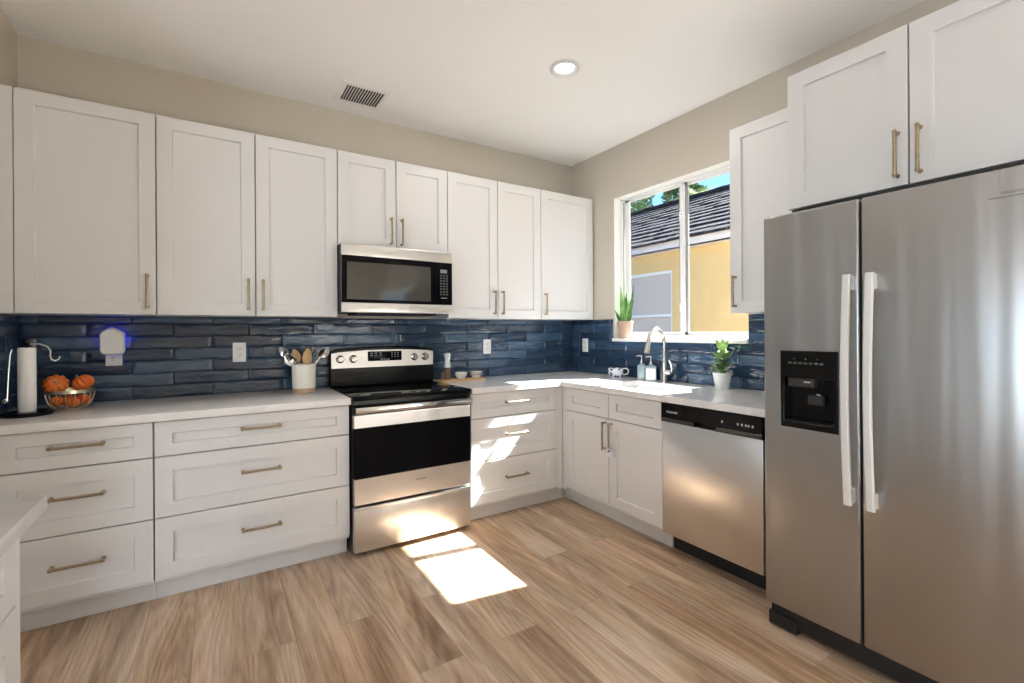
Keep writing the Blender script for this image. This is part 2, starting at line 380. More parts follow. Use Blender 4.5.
# ---- tile backsplashes (surface pattern stays in one mesh each)
ROW, LEN, Z0T, Z1T = .0718, .385, .9155, 1.386
def backsplash(name, u0, u1, mapping, clip=None, phase=0):
    m = MB().use(TILE); bm = m.bm; tones = {}
    lay = bm.verts.layers.float.new('tone')
    rows = int((Z1T-Z0T)/ROW+.98)
    for r in range(rows+1):
        za, zb = Z0T+r*ROW, min(Z0T+(r+1)*ROW, Z1T)-.002
        if zb-za < .01: continue
        k0 = -1; off = phase+(r % 2)*LEN/2
        k = 0; x = off-LEN*math.ceil((off-u0)/LEN+1)
        while x < u1:
            xa, xb = max(x, u0)+.001, min(x+LEN, u1)-.001
            x += LEN
            if xb-xa < .01: continue
            pieces = [(xa, xb, za, zb)]
            if clip: pieces = clip(pieces)
            tone = random.random()**1.3*.5+.05
            sd = random.random()*50; tx, tz = random.uniform(-.016, .016), random.uniform(-.035, .035)
            for (pa, pb, qa, qb) in pieces:
                if pb-pa < .008 or qb-qa < .008: continue
                nx = max(2, int((pb-pa)/.022)); nz = 5
                us = [pa, pa+.003]+[pa+.003+(pb-pa-.006)*i/nx for i in range(1, nx)]+[pb-.003, pb]
                vs = [qa, qa+.003]+[qa+.003+(qb-qa-.006)*i/nz for i in range(1, nz)]+[qb-.003, qb]
                G = []
                for i, u in enumerate(us):
                    col = []
                    for j, v in enumerate(vs):
                        edge = i in (0, len(us)-1) or j in (0, len(vs)-1)
                        du = (u-(pa+pb)/2); dv = (v-(qa+qb)/2)
                        h = .0075+tx*du*.5+tz*dv+.0016*noise.noise(Vector((u*14+sd, v*30, sd)))+.0007*noise.noise(Vector((u*50, v*70+sd, sd)))
                        wig = .0009*noise.noise(Vector((u*40, v*40, sd)))
                        if edge: h = .003
                        vert = bm.verts.new(mapping(u+(wig if edge else 0), v+(wig if edge else 0), h)); vert[lay] = tone
                        col.append(vert)
                    G.append(col)
                for i in range(len(us)-1):
                    for j in range(len(vs)-1): m._f([G[i][j], G[i+1][j], G[i+1][j+1], G[i][j+1]])
    m.use(GROUT)
    for (pa, pb, qa, qb) in (clip([(u0, u1, Z0T-.001, Z1T)]) if clip else [(u0, u1, Z0T-.001, Z1T)]):
        m.quad(mapping(pa, qa, .0028), mapping(pb, qa, .0028), mapping(pb, qb, .0028), mapping(pa, qb, .0028))
    o = m.build(name, None, sharp=60); return tag(o, kind='structure')
backsplash('wall_back_tiles', XL, 0, lambda u, v, h: (u, -h, v), phase=-2.838+LEN*8)
backsplash('wall_left_tiles', 0, .66, lambda u, v, h: (XL+h, -u, v), phase=.2)
def clipw(ps):                                   # u = -y ; keep clear of the window opening
    out = []; wa, wb, wz = -WY0-.014, -WY1, WZ0-.022
    for pa, pb, qa, qb in ps:
        if qb <= wz or pb <= wa or pa >= wb: out.append((pa, pb, qa, qb)); continue
        if qa < wz-.01: out.append((pa, pb, qa, wz)); qa = wz
        if pa < wa: out.append((pa, wa, qa, qb))
        if pb > wb: out.append((wb, pb, qa, qb))
    return out
backsplash('wall_right_tiles', 0, 2.24, lambda u, v, h: (-h, -u, v), clipw, .11)

# ================================================================== CABINETS (local frame: front faces -y, x runs left to right)
UT, UB, UDEP = 2.444, 1.386, .308
HANDLE_OFF = .030
def pull(parent, x, z, length, vertical, yf):
    h = MB(); yb = yf-HANDLE_OFF; e = length/2
    P = (lambda t, y: (x, y, z+t)) if vertical else (lambda t, y: (x+t, y, z))
    h.tube([P(-e-.004, yb), P(-e+.006, yb), P(0, yb-.0015), P(e-.006, yb), P(e+.004, yb)], [.0062, .0070, .0064, .0070, .0062], 12)
    for s in (-1, 1):
        c = P(s*(e-.004), yf)
        h.lathe([(.0085, 0), (.0085, .002), (.0055, .005), (.0055, .022), (.0078, .028), (.0078, .035), (.005, .037), (0, .037)], c, 16, 'y')
    return h.build('handle', BRASS, parent)
def carcass(t, x0, x1, z0, z1, dep, kick=0, gap=.0):
    c = MB().use(WHITE); c.box(x0+.0015, x1-.0015, -dep+.020, -.002, z0, z1, .001)
    return c.build('cabinet_box', WHITE, t)
def seam(t, x0, x1, z0, z1, y):                    # dark sheet that puts the shade of the gaps between fronts into colour
    c = MB().use(GAPSHADE); c.box(x0, x1, y-.0012, y, z0, z1); return c.build('gap_shade', GAPSHADE, t)
def front(t, kind, x0, x1, z0, z1, dep, sx=.068, sz=.066):
    d = MB().use(WHITE); d.shaker(x0, x1, z0, z1, -dep, sx=sx, sz=sz); return d.build(kind, WHITE, t)
G = .0028
def upper(label, x0, x1, z0, z1, doors, loc=(0, 0, 0), rz=0, dep=UDEP, hx=.037, group=None, handle_len=.172, hz=.122, filler=None):
    """doors: list of (xa, xb, side of handle)"""
    t = thing('upper_cabinet', label, 'cabinet', loc, rz, group)
    carcass(t, x0, x1, z0, z1, dep); seam(t, x0+.004, x1-.004, z0+.004, z1-.004, -dep+.020)
    if filler:
        c = MB(); c.box(filler[0], filler[1], -dep+.004, -.002, z0, z1, .001); c.build('filler_strip', WHITE, t)
    for xa, xb, side in doors:
        d = front(t, 'door', xa+G, xb-G, z0+.001, z1-.001, dep)
        x = xb-hx if side == 'r' else xa+hx
        pull(d, x, z0+hz, handle_len, True, -dep)
    return t
upper('tall white wall cabinet with one wide door, at far left above the plug-in night light', -3.619, -3.087, UB, UT, [(-3.619, -3.087, 'r')], filler=(XL+.002, -3.620))
upper('tall white wall cabinet with two doors, between the far left cabinet and the microwave', -3.087, -2.171, UB, UT, [(-3.087, -2.627, 'r'), (-2.627, -2.171, 'l')])
upper('short white wall cabinet with two doors sitting directly over the microwave', -2.171, -1.412, 1.845, UT, [(-2.171, -1.791, 'r'), (-1.791, -1.412, 'l')], hz=.118)
upper('tall white wall cabinet with two narrow doors just right of the microwave', -1.412, -.584, UB, UT, [(-1.412, -.993, 'r'), (-.993, -.584, 'l')])
upper('tall white one-door wall cabinet on the back wall, nearest the room corner', -.584, -.018, UB, UT, [(-.584, -.018, 'l')])
# right wall: local x = -world y
upper('tall white wall cabinet between the window and the refrigerator', 1.784, 2.248, UB, UT, [(1.784, 2.248, 'l')], rz=R(-90), dep=.312)
upper('deep white double door cabinet mounted above the refrigerator', 2.262, 3.165, 1.835, UT, [(2.262, 2.706, 'r'), (2.706, 3.165, 'l')], rz=R(-90), dep=.612, hx=.034)

BD = .629
D1, D2, D3, DT = .7035, .4135, .125, .871
def base(label, x0, x1, loc=(0, 0, 0), rz=0, kind='drawers', fill=None, kick=(None, None)):
    t = thing('base_cabinet', label, 'cabinet', loc, rz)
    if kind == 'drawers': carcass(t, x0, x1, .105, .874, BD)
    else:
        c = MB().use(WHITE); ya, yb = -BD+.020, -.002
        c.slab([x0+.0015, x0+.02, x1-.02, x1-.0015], [ya, ya+.018, yb-.018, yb], lambda i, j: not (i == 1 and j == 1), .105, .874, 'z'); c.box(x0+.01, x1-.01, ya+.01, yb-.01, .105, .125)
        c.build('cabinet_box', WHITE, t)
    seam(t, x0+.004, x1-.004, .125, .868, -BD+.020)
    k = MB(); k.box(x0 if kick[0] is None else kick[0], x1 if kick[1] is None else kick[1], -.545, -.525, 0, .105, .001); k.build('toe_kick', WHITE, t)
    xc = (x0+x1)/2
    if kind == 'drawers':
        for za, zb in ((D1, DT), (D2, D1), (D3, D2)):
            d = front(t, 'drawer', x0+G, x1-G, za+G, zb-G, BD, sz=.056 if za == D1 else .068)
            pull(d, xc, za+(zb-za)*(.57 if za != D3 else .545), .178, False, -BD)
    else:
        for xa, xb, side in ((x0, xc, 'r'), (xc, x1, 'l')):
            front(t, 'false_drawer_front', xa+G, xb-G, D1+G, DT-G, BD, sz=.056)
            d = front(t, 'door', xa+G, xb-G, D3+G, D1-G, BD)
            pull(d, (xb-.030 if side == 'r' else xa+.030), .588, .180, True, -BD)
    if fill:
        c = MB(); c.box(fill[0], fill[1], -BD+.004, -.46, .105, .874, .001); c.build('filler_strip', WHITE, t)
    return t
base('white three drawer base cabinet under the fruit basket at far left', -3.605, -3.075, fill=(XL+.002, -3.606), kick=(XL+.002, None))
base('wide white three drawer base cabinet left of the range', -3.074, -2.180)
base('narrow white three drawer base cabinet right of the range', -1.402, -.686, fill=(-.685, -.6265), kick=(None, -.546))
base('white sink base cabinet with two doors under the window', .672, 1.560, rz=R(-90), kind='sink', fill=(.6265, .671), kick=(.547, None))

# countertops
def bevel_obj(o, wdt=.003, seg=2):
    md = o.modifiers.new('edge', 'BEVEL'); md.width = wdt; md.segments = seg; md.limit_method = 'ANGLE'; md.angle_limit = R(40)
m = MB().use(COUNTER); m.box(XL+.001, -2.178, -.660, -.001, .8755, .914, .003, 2)
tag(m.build('countertop', COUNTER), 'pale quartz worktop on the drawer cabinets left of the range', 'countertop')
SK = (-.535, -.150, -.935, -1.485)      # sink cut-out x0,x1,y0,y1
xs = [-1.404, -.655, SK[0], SK[1], 0]; ysl = [-2.205, SK[3], SK[2], -.655, -.001]
m = MB().use(COUNTER)
m.slab(xs, ysl, lambda i, j: (j == 3) or (i > 0 and not (i == 2 and j == 1)), .8755, .914, 'z')
o = m.build('countertop', COUNTER); bevel_obj(o, .0025)
tag(o, 'L-shaped pale quartz worktop around the corner and the sink', 'countertop')

# ================================================================== RANGE
RX0, RX1 = -2.172, -1.426
def slide(x, t): return RX0+(RX1-RX0)*t
rg = thing('electric_range', 'stainless steel electric range with black glass cooktop and oven door', 'stove', ((RX0+RX1)/2, 0, 0))
cx = (RX0+RX1)/2; hw = (RX1-RX0)/2
m = MB(); m.box(-hw+.003, hw-.003, -.64, -.012, .03, .895, .003); m.build('body', BLACKM, rg)
for sx in (-1, 1):
    for sy in (-.60, -.08): m = MB(); m.lathe([(.018, 0), (.018, .03)], (sx*(hw-.05), sy, 0), 12); m.build('leveling_foot', BLACKM, rg)
m = MB().use(BGLASS); m.box(-hw, hw, -.690, -.06, .896, .918, .006, 3)
m.use(BLACK); m.box(-hw, hw, -.668, -.640, .860, .896, .002); m.build('cooktop', BGLASS, rg)
RING = mat('burner_ring', (.10, .10, .10), .25)
for bx, by, br in ((-.19, -.50, .105), (.19, -.50, .085), (-.19, -.22, .085), (.19, -.22, .10)):
    m = MB(); m.loops([[(bx+r*math.cos(a*math.pi/24), by+r*math.sin(a*math.pi/24), .9183) for a in range(48)] for r in (br, br-.0025)], cap0=False, cap1=False)
    m.build('burner_ring', RING, rg)
# back guard, gently crowned on top
m = MB().use(BLACK)
top = [(-hw, .915), (-hw, 1.155)]+[(-hw+2*hw*i/16, 1.165+.022*math.sin(math.pi*i/16)) for i in range(1, 16)]+[(hw, 1.155), (hw, .915)]
m.prism([(x, z) for x, z in top], -.062, -.015, 'y'); bo = m.build('backguard', BLACK, rg); bevel_obj(bo, .006, 2)
m = MB().use(STEEL)
pl = [(-hw+.006, 1.042), (hw-.006, 1.042), (hw-.006, 1.142)]+[(-hw+.006+(2*hw-.012)*i/16, 1.148+.016*math.sin(math.pi*i/16)) for i in range(15, 0, -1)]+[(-hw+.006, 1.142)]
m.prism(pl, -.072, -.062, 'y'); cp = m.build('control_panel', STEEL, rg)
m = MB(); m.box(-.123, .122, -.0745, -.071, 1.084, 1.152, .003, 2); dsp = m.build('display', BGLASS, rg)
for bx in (-.098, -.066, -.034):
    for bz in (1.139, 1.123): m = MB(); m.box(bx-.010, bx+.010, -.0752, -.0744, bz-.004, bz+.004); m.build('button', DISPLAY, dsp)
for bx in (.050, .072, .094):
    for bz in (1.139, 1.125, 1.111): m = MB(); m.box(bx-.005, bx+.005, -.0752, -.0744, bz-.003, bz+.003); m.build('button', DISPLAY, dsp)
text('brand_lettering', 'FRIGIDAIRE', .013, LOGO, dsp, (0, -.0746, 1.094))
for kx in (-.310, -.222, .221, .303):
    k = MB(); k.use(STEELP).lathe([(.025, 0), (.025, .005), (.021, .008), (.019, .028), (.017, .031), (0, .031)], (kx, -.072, 1.104), 28, 'y')
    k.use(BLACK).lathe([(.0275, 0), (.0275, .002), (0, .002)], (kx, -.072, 1.104), 28, 'y')
    k.use(STEELP).box(kx-.004, kx+.004, -.112, -.095, 1.085, 1.123, .002)
    k.build('knob', None, rg)
# oven door
m = MB().use(STEEL); m.box(-hw+.004, hw-.004, -.680, -.640, .738, .813, .003); m.box(-hw+.004, hw-.004, -.680, -.640, .300, .452, .003)
m.use(BGLASS); m.box(-hw+.004, hw-.004, -.682, -.640, .450, .742, .003)
od = m.build('oven_door', None, rg)
m = MB().use(STEELP)
pts = []
m.box(-hw+.006, hw-.010, -.728, -.712, .829, .864, .004, 2)
for sx in (-1, 1): m.box(sx*(hw-.03)-.012, sx*(hw-.03)+.012, -.714, -.660, .832, .860, .003)
m.build('oven_handle', HANDLEM, od)
text('brand_lettering', 'FRIGIDAIRE', .014, LOGOD, od, (.03, -.6803, .392))
m = MB(); m.box(-hw+.004, hw-.004, -.676, -.630, .030, .288, .004, 2); m.box(-hw+.004, hw-.004, -.684, -.670, .270, .288, .004, 2)
m.build('storage_drawer', STEEL, rg)

# ================================================================== MICROWAVE
mw = thing('microwave_oven', 'stainless over-the-range microwave with black glass door', 'microwave', (-1.797, 0, 0))
mh = .372; MZ0, MZ1 = 1.412, 1.842
m = MB().use(BLACKM); m.box(-mh, mh, -.382, -.004, MZ0+.004, MZ1, .003); m.box(-mh+.10, mh-.10, -.36, -.12, MZ0-.012, MZ0+.006, .003); m.build('body', BLACKM, mw)
m = MB(); m.box(-mh, mh, -.408, -.380, 1.766, MZ1-.002, .004, 2); m.build('vent_trim', STEEL, mw)
m = MB(); m.box(-mh, mh, -.408, -.380, MZ0, 1.474, .004, 2); m.build('lower_trim', STEEL, mw)
m = MB().use(BGLASS); m.box(-mh, mh-.130, -.406, -.382, 1.4745, 1.7655, .002)
md = m.build('door', BGLASS, mw)
WG = mat('microwave_window', (.045, .045, .040), .06, spec=.9)
m = MB().use(WG); m.box(-mh+.030, mh-.160, -.4075, -.404, 1.494, 1.728, .001)
m.build('door_window', WG, md)
m = MB(); m.box(mh-.128, mh, -.4065, -.382, 1.4745, 1.7655, .002); pn = m.build('control_panel', BGLASS, mw)
m = MB(); m.box(mh-.090, mh-.040, -.4075, -.406, 1.693, 1.717); m.build('display', DISPLAY, pn)
m = MB()
for r_ in range(8):
    for c_ in range(3):
        bx = mh-.084+c_*.0215; bz = 1.676-r_*.0185; m = MB(); m.box(bx-.007, bx+.007, -.4073, -.406, bz-.005, bz+.005); m.build('button', PRINT, pn)
text('brand_lettering', 'FRIGIDAIRE', .009, LOGO, pn, (mh-.063, -.4067, 1.520))

# ================================================================== DISHWASHER (right wall)
dw = thing('dishwasher', 'stainless dishwasher with black control strip beside the refrigerator', 'dishwasher', (0, 0, 0), R(-90))
A0, A1 = 1.566, 2.158
m = MB(); m.box(A0+.004, A1-.004, -.60, -.02, .10, .868); m.box(A0+.002, A1-.002, -.545, -.525, .004, .118, .002); m.build('body', BLACKM, dw)
m = MB(); m.box(A0, A1, -.640, -.600, .118, .765, .005, 2); m.build('door', STEEL, dw)
m = MB().use(BLACK)
AC = (A0+A1)/2
m.slab([A0, AC-.075, AC+.05, A1], [.765, .792, .868], lambda i, j: not (i == 1 and j == 0), -.647, -.600, 'y')
m.box(AC-.075, AC+.05, -.612, -.600, .765, .792); m.box(A0, A1, -.652, -.640, .862, .872, .002)
m.use(BLACKM); cpn = m.build('control_panel', BLACK, dw)
SHINE = mat('grey_black_lip', (.05, .045, .04), .3)
for q0, q1 in ((A0, AC-.080), (AC+.055, A1)): m = MB(); m.box(q0, q1, -.6495, -.640, .765, .787, .002); m.build('lip', SHINE, cpn)
text('brand_lettering', 'FRIGIDAIRE', .015, LOGO, cpn, (A0+.075, -.6475, .823))
m = MB()
for k, bx in enumerate((.385, .47, .492, .512, .526, .546)):
    m = MB(); m.box(A0+bx-.004, A0+bx+.004, -.6480, -.6465, .815, .826); m.build('button', LOGO, cpn)

# ================================================================== REFRIGERATOR
fg = thing('refrigerator', 'stainless side-by-side refrigerator with ice and water dispenser', 'refrigerator', (0, 0, 0), R(-90))
F0, FS, F1, FD = 2.254, 2.617, 3.162, .800
m = MB(); m.box(F0+.006, F1-.006, -.725, -.03, .045, 1.762, .004); m.build('body', mat('fridge_side_grey', (.22, .22, .22), .45), fg)
m = MB(); m.box(F0+.01, F1-.01, -.770, -.66, .024, .104, .003); m.build('base_grille', BLACKM, fg)
m = MB(); m.box(F0+.04, F1-.01, -.640, -.10, 1.7635, 1.826, .003); m.build('top_gap_shade', BLACKM, fg)  # black block added as the shade in the gap above the refrigerator
for xx in (F0+.004, F1-.124): m = MB(); m.box(xx, xx+.12, -.784, -.66, .006, .062, .006, 2); m.lathe([(.02, 0), (.02, .02)], (xx+.06, -.70, 0), 12); m.build('roller_cover', BLACKM, fg)
for xx in (F0+.02, F1-.05): m = MB(); m.tube([(xx, -.79, .108), (xx+.004, -.772, .098), (xx+.016, -.755, .070)], .006, 8); m.build('hinge_pin', STEELP, fg)
DX0, DX1, DZ0, DZ1 = 2.329, 2.540, .884, 1.196   # dispenser in left door
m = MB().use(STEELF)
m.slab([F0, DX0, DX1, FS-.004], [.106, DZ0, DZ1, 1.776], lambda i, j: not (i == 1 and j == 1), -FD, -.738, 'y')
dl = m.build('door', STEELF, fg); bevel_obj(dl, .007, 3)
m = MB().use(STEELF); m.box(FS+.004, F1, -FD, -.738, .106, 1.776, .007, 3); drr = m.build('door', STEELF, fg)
m = MB(); m.box(FS-.004, FS+.004, -.742, -.728, .11, 1.765); m.build('door_gasket', BLACKM, fg)
m = MB().use(BLACK)
m.box(DX0-.001, DX1+.001, -.742, -.735, DZ0, DZ1)
m.slab([DX0-.004, DX0+.012, DX1-.012, DX1+.004], [DZ0-.004, DZ0+.022, DZ0+.205, DZ1+.004], lambda i, j: not (i == 1 and j == 1), -FD-.004, -.742, 'y')
dz = m.build('dispenser', BLACK, dl)
bevel_obj(dz, .006, 2)
m = MB(); m.box(DX0+.012, DX1-.012, -.800, -.745, DZ0+.022, DZ0+.026); m.build('drip_tray', BLACKM, dz)
m = MB().use(mat('dispenser_grey', (.04, .04, .04), .3)); m.box(DX0+.020, DX0+.12, -.790, -.745, DZ0+.165, DZ0+.205, .004); m.box(DX0+.090, DX0+.15, -.775, -.758, DZ0+.095, DZ0+.135, .004)
m.build('dispenser_paddle', None, dz)
m = MB().use(LOGO); m.box(DX0+.085, DX0+.110, -.7915, -.789, DZ0+.186, DZ0+.191); m.build('status_light', LOGO, dz)
m = MB(); m.box(DX0+.125, DX0+.140, -.7765, -.774, DZ0+.137, DZ0+.141); m.build('status_light', LOGO, dz)
for k in range(7): m = MB(); m.box(DX0+.030+k*.020, DX0+.044+k*.020, -FD-.0046, -FD-.0036, DZ1-.050, DZ1-.042); m.build('button', PRINT, dz)
for k in range(3): m = MB(); m.box(DX0+.05+k*.045, DX0+.055+k*.045, -FD-.0046, -FD-.0036, DZ1-.030, DZ1-.026); m.build('button', PRINT, dz)
def fridge_handle(parent, x0, x1):
    h = MB(); rings = []; n = 20; z0, z1 = .632, 1.492
    for i in range(n+1):
        t = i/n; z = z0+(z1-z0)*t; bow = .012+.024*math.sin(math.pi*t)
        yo = -FD-.036-bow
        rings.append([(x0, yo+.004, z), (x0+.005, yo-.001, z), (x1-.004, yo, z), (x1, yo+.004, z), (x1, yo+.014, z), (x0, yo+.014, z)])
    h.loops(rings)
    for z in (z0, z1-.06): h.box(x0+.004, x1-.003, -FD-.044, -FD+.001, z+.002, z+.058, .003)
    return h.build('handle', HANDLEM, parent)
fridge_handle(dl, 2.576, 2.602); fridge_handle(drr, 2.648, 2.674)
text('brand_lettering', 'FRIGIDAIRE', .012, LOGOD, drr, (3.018, -FD-.0003, 1.700))
m = MB(); m.box(2.96, 3.076, -FD-.0008, -FD+.001, 1.6865, 1.689); m.build('badge_line', LOGOD, drr)

# ================================================================== SINK AND FAUCET
def rring(x0, x1, y0, y1, z, r, n=5):
    pts = []
    for cx_, cy_, a0 in ((x1-r, y1-r, 0), (x0+r, y1-r, 90), (x0+r, y0+r, 180), (x1-r, y0+r, 270)):
        for k in range(n+1):
            a = R(a0+90*k/n); pts.append((cx_+r*math.cos(a), cy_+r*math.sin(a), z))
    return pts
m = MB(); x0, x1, y1, y0 = SK[0], SK[1], SK[2], SK[3]
m.loops([rring(x0-.012, x1+.012, y0-.012, y1+.012, .8745, .03), rring(x0+.001, x1-.001, y0+.001, y1-.001, .8745, .03), rring(x0+.004, x1-.004, y0+.004, y1-.004, .73, .035), rring(x0+.03, x1-.03, y0+.03, y1-.03, .700, .03)], cap0=False)
m.lathe([(.045, .7005), (.04, .703), (.0, .702)], ((x0+x1)/2, (y0+y1)/2, 0), 24)
tag(m.build('kitchen_sink', mat('sink_steel', (.68, .68, .68), .33, .9)), 'stainless undermount sink set in the worktop below the window', 'sink')
fc = thing('kitchen_faucet', 'brushed nickel pull-down faucet arched over the sink', 'faucet', (-.095, -1.135, .914))
m = MB(); m.lathe([(.028, 0), (.028, .006), (.025, .012), (.024, .13), (.020, .15), (.0148, .17), (.0148, .18)], seg=28); m.build('base', CHROME, fc)
m = MB(); pts = [(0, 0, .15), (0, 0, .22), (0, 0, .29)]; rr = .080
for k in range(0, 13): a = math.pi*k/12; pts.append((-rr+rr*math.cos(a), 0, .305+rr*math.sin(a)))
pts.append((-2*rr-.004, 0, .29)); m.tube(pts, .0138, 14); m.build('spout', CHROME, fc)
m = MB(); m.tube([(-2*rr-.003, 0, .30), (-2*rr-.008, 0, .272), (-2*rr-.014, 0, .245), (-2*rr-.020, 0, .215)], [.0150, .017, .020, .023], 18); m.build('spray_head', CHROME, fc)
m = MB(); m.tube([(0, -.015, .075), (0, -.062, .075)], .018, 18); m.tube([(0, -.055, .078), (0, -.066, .100), (-.002, -.060, .135), (-.006, -.048, .160)], [.010, .008, .0065, .005], 10); m.build('lever_handle', CHROME, fc)

# ================================================================== SMALL THINGS ON THE LEFT WORKTOP
CT = .9142
th = thing('paper_towel_holder', 'black paper towel holder with round base, far left worktop', 'holder', (-3.560, -.372, CT))
m = MB(); m.lathe([(.088, 0), (.090, .004), (.090, .014), (.086, .018), (0, .018)], seg=48); m.build('base', BLACK, th)
m = MB(); m.lathe([(.007, .016), (.007, .312), (.016, .314), (.016, .322), (.009, .326), (.014, .335), (.014, .345), (.008, .352), (0, .352)], seg=20); m.build('pole', BLACK, th)
m = MB(); m.tube([(-.040, -.035, .305), (-.045, -.038, .28), (-.050, -.042, .18), (-.053, -.046, .075)], .0032, 8)
m.tube([(-.053, -.046, .075), (-.062, -.05, .066), (-.068, -.052, .075), (-.06, -.05, .084), (-.050, -.046, .076)], .0032, 8); m.build('tension_arm', CHROME, th)
m = MB(); m.lathe([(.015, .0), (.029, .0), (.031, .003), (.031, .290), (.029, .293), (.015, .293), (.015, .0)], (0, 0, 0), 36)
pt = m.build('paper_towel_roll', PAPER); pt.location = (-3.560, -.372, CT+.0185)
tag(pt, 'nearly used up white paper towel roll standing on the black holder', 'paper towel')

bc = (-3.436, -.250, CT)
bk = thing('wire_fruit_basket', 'round wire fruit basket with a tall banana hook, holding pumpkins', 'basket', bc); bk.scale = (.90, .90, .97)
def circ(r, z, n=40, ph=0): return [(r*math.cos(2*math.pi*k/n+ph), r*math.sin(2*math.pi*k/n+ph), z) for k in range(n)]
m = MB(); n = 48
m.loops([circ(.101, .086, n), circ(.103, .086, n), circ(.103, .103, n), circ(.101, .103, n)], wrap=True); m.build('rim_band', BASKET, bk)
m = MB(); m.tube(circ(.050, .0045, 30), .003, 8, wrap=True)
for k in range(16):
    a = 2*math.pi*k/16; ca, sa = math.cos(a), math.sin(a)
    m.tube([(ca*.050, sa*.050, .0045), (ca*.072, sa*.072, .014), (ca*.091, sa*.091, .040), (ca*.100, sa*.100, .070), (ca*.102, sa*.102, .090)], .0019, 6)
m.build('basket_wires', BASKET, bk)
m = MB(); m.tube([(-.045, .0, .0045), (-.172, .035, .0045), (-.184, .038, .02), (-.186, .038, .12), (-.186, .038, .27), (-.182, .036, .322), (-.166, .030, .336), (-.125, .018, .336), (-.092, .006, .322), (-.078, -.002, .300), (-.080, -.004, .276), (-.074, -.006, .258), (-.058, -.010, .250), (-.044, -.014, .258), (-.038, -.016, .272)], .0034, 8); m.build('banana_hook', WHITEWIRE, bk)
def pumpkin(c, r, sq, tilt, label, n=10, rz=None):
    t = thing('mini_pumpkin', label, 'pumpkin', c, random.random()*6, 'mini pumpkins in the wire basket'); t.rotation_euler = (tilt[0], tilt[1], random.random()*6 if rz is None else rz)
    m = MB(); prof = []
    for k in range(0, 17):
        a = -math.pi/2+math.pi*k/16; rr = math.cos(a)**.8*r if abs(math.cos(a)) > 1e-6 else 0
        dip = .12*r*math.exp(-(rr/(r*.25))**2)
        prof.append((rr, sq*r*math.sin(a)-math.copysign(dip, math.sin(a))))
    m.lathe(prof, (0, 0, 0), 60, fn=lambda a, h: 1-.17*(1-abs(math.sin(a*n/2)))**1.4)
    m.build('flesh', PUMP, t, sharp=80)
    s = MB(); s.tube([(0, 0, sq*r*.80), (.001, 0, sq*r*1.05), (.004, .002, sq*r*1.25)], [.007, .005, .006], 7); s.build('stem', PSTEM, t)
    return t
B = Vector(bc)
pumpkin(B+Vector((-.048, -.022, .128)), .050, .72, (R(62), 0), 'orange mini pumpkin on top at left, stem facing the room', rz=.1)
pumpkin(B+Vector((.042, .032, .126)), .044, .85, (R(35), 0), 'orange mini pumpkin on top at right of the basket', rz=-1.4)
pumpkin(B+Vector((-.042, -.022, .044)), .031, .75, (R(-10), R(8)), 'orange mini pumpkin low at front left in the basket')
pumpkin(B+Vector((.014, -.043, .040)), .031, .75, (R(15), R(20)), 'orange mini pumpkin low at front middle in the basket')
pumpkin(B+Vector((.046, .012, .045)), .030, .75, (R(25), R(-10)), 'orange mini pumpkin low at right in the basket')
pumpkin(B+Vector((-.014, .040, .042)), .031, .75, (R(5), R(8)), 'orange mini pumpkin low at the back of the basket')

# plug-in light and outlets
def outlet(label, loc, rz=0, plugged=False):
    t = thing('wall_outlet', label, 'outlet', loc, rz)
    m = MB(); m.box(-.036, .036, -.014, -.008, -.060, .060, .002, 2); m.build('cover_plate', PLATE, t)
    m = MB().use(PLATE)
    for z in (-.020, .020):
        m.use(PLATE); m.box(-.017, .017, -.0165, -.013, z-.0155, z+.0155, .003, 2)
        m.use(SLOTM)
        for x in (-.006, .006): m.box(x-.0015, x+.0015, -.0172, -.0160, z-.001, z+.008)
        m.lathe([(.0025, 0), (.0025, .001), (0, .001)], (0, -.0164, z-.008), 10, 'y')
    m.build('socket', None, t)
    return t
outlet('white duplex outlet on the blue tiles left of the utensil crock', (-2.700, 0, 1.168))
outlet('white outlet on the back wall tiles, right of the range', (-.925, 0, 1.163))
outlet('white outlet on the right wall tiles close to the corner', (0, -.190, 1.160), R(-90))
outlet('white outlet under the glowing plug-in night light, far left', (-3.302, 0, 1.170))
nl = thing('plug_in_night_light', 'white rounded plug-in device glowing blue on the tiles at left', 'night light', (-3.302, -.0175, 1.245))
m = MB(); prof = []
def nlring(y, k):
    out = []
    for xx, zz in [(-.053, -.050), (-.048, -.064), (-.036, -.072), (.036, -.072), (.048, -.064), (.053, -.050), (.053, .0), (.053, .040), (.044, .054), (.020, .070), (0, .076), (-.020, .070), (-.044, .054), (-.053, .040), (-.053, 0)]:
        out.append((xx*k, y, zz*k))
    return out
m.loops([nlring(-.020, .93), nlring(-.026, 1), nlring(-.048, 1), nlring(-.060, .90)]); m.build('housing', PLATE, nl, sharp=30)
m = MB(); m.loops([[(x, y_, max(z, -.012)*1.0+.004) for x, y_, z in nlring(y_, .90)] for y_ in (-.0195, -.008)]); m.build('glow_ring', BLUELED, nl)
m = MB(); m.box(-.015, .015, -.010, 0, -.045, -.010); m.build('plug', PLATE, nl)
m = MB(); m.lathe([(.009, 0), (.009, .003), (0, .003)], (0, -.050, .050), 14, 'y'); m.build('sensor', mat('sensor_grey', (.3, .3, .32), .4), nl)

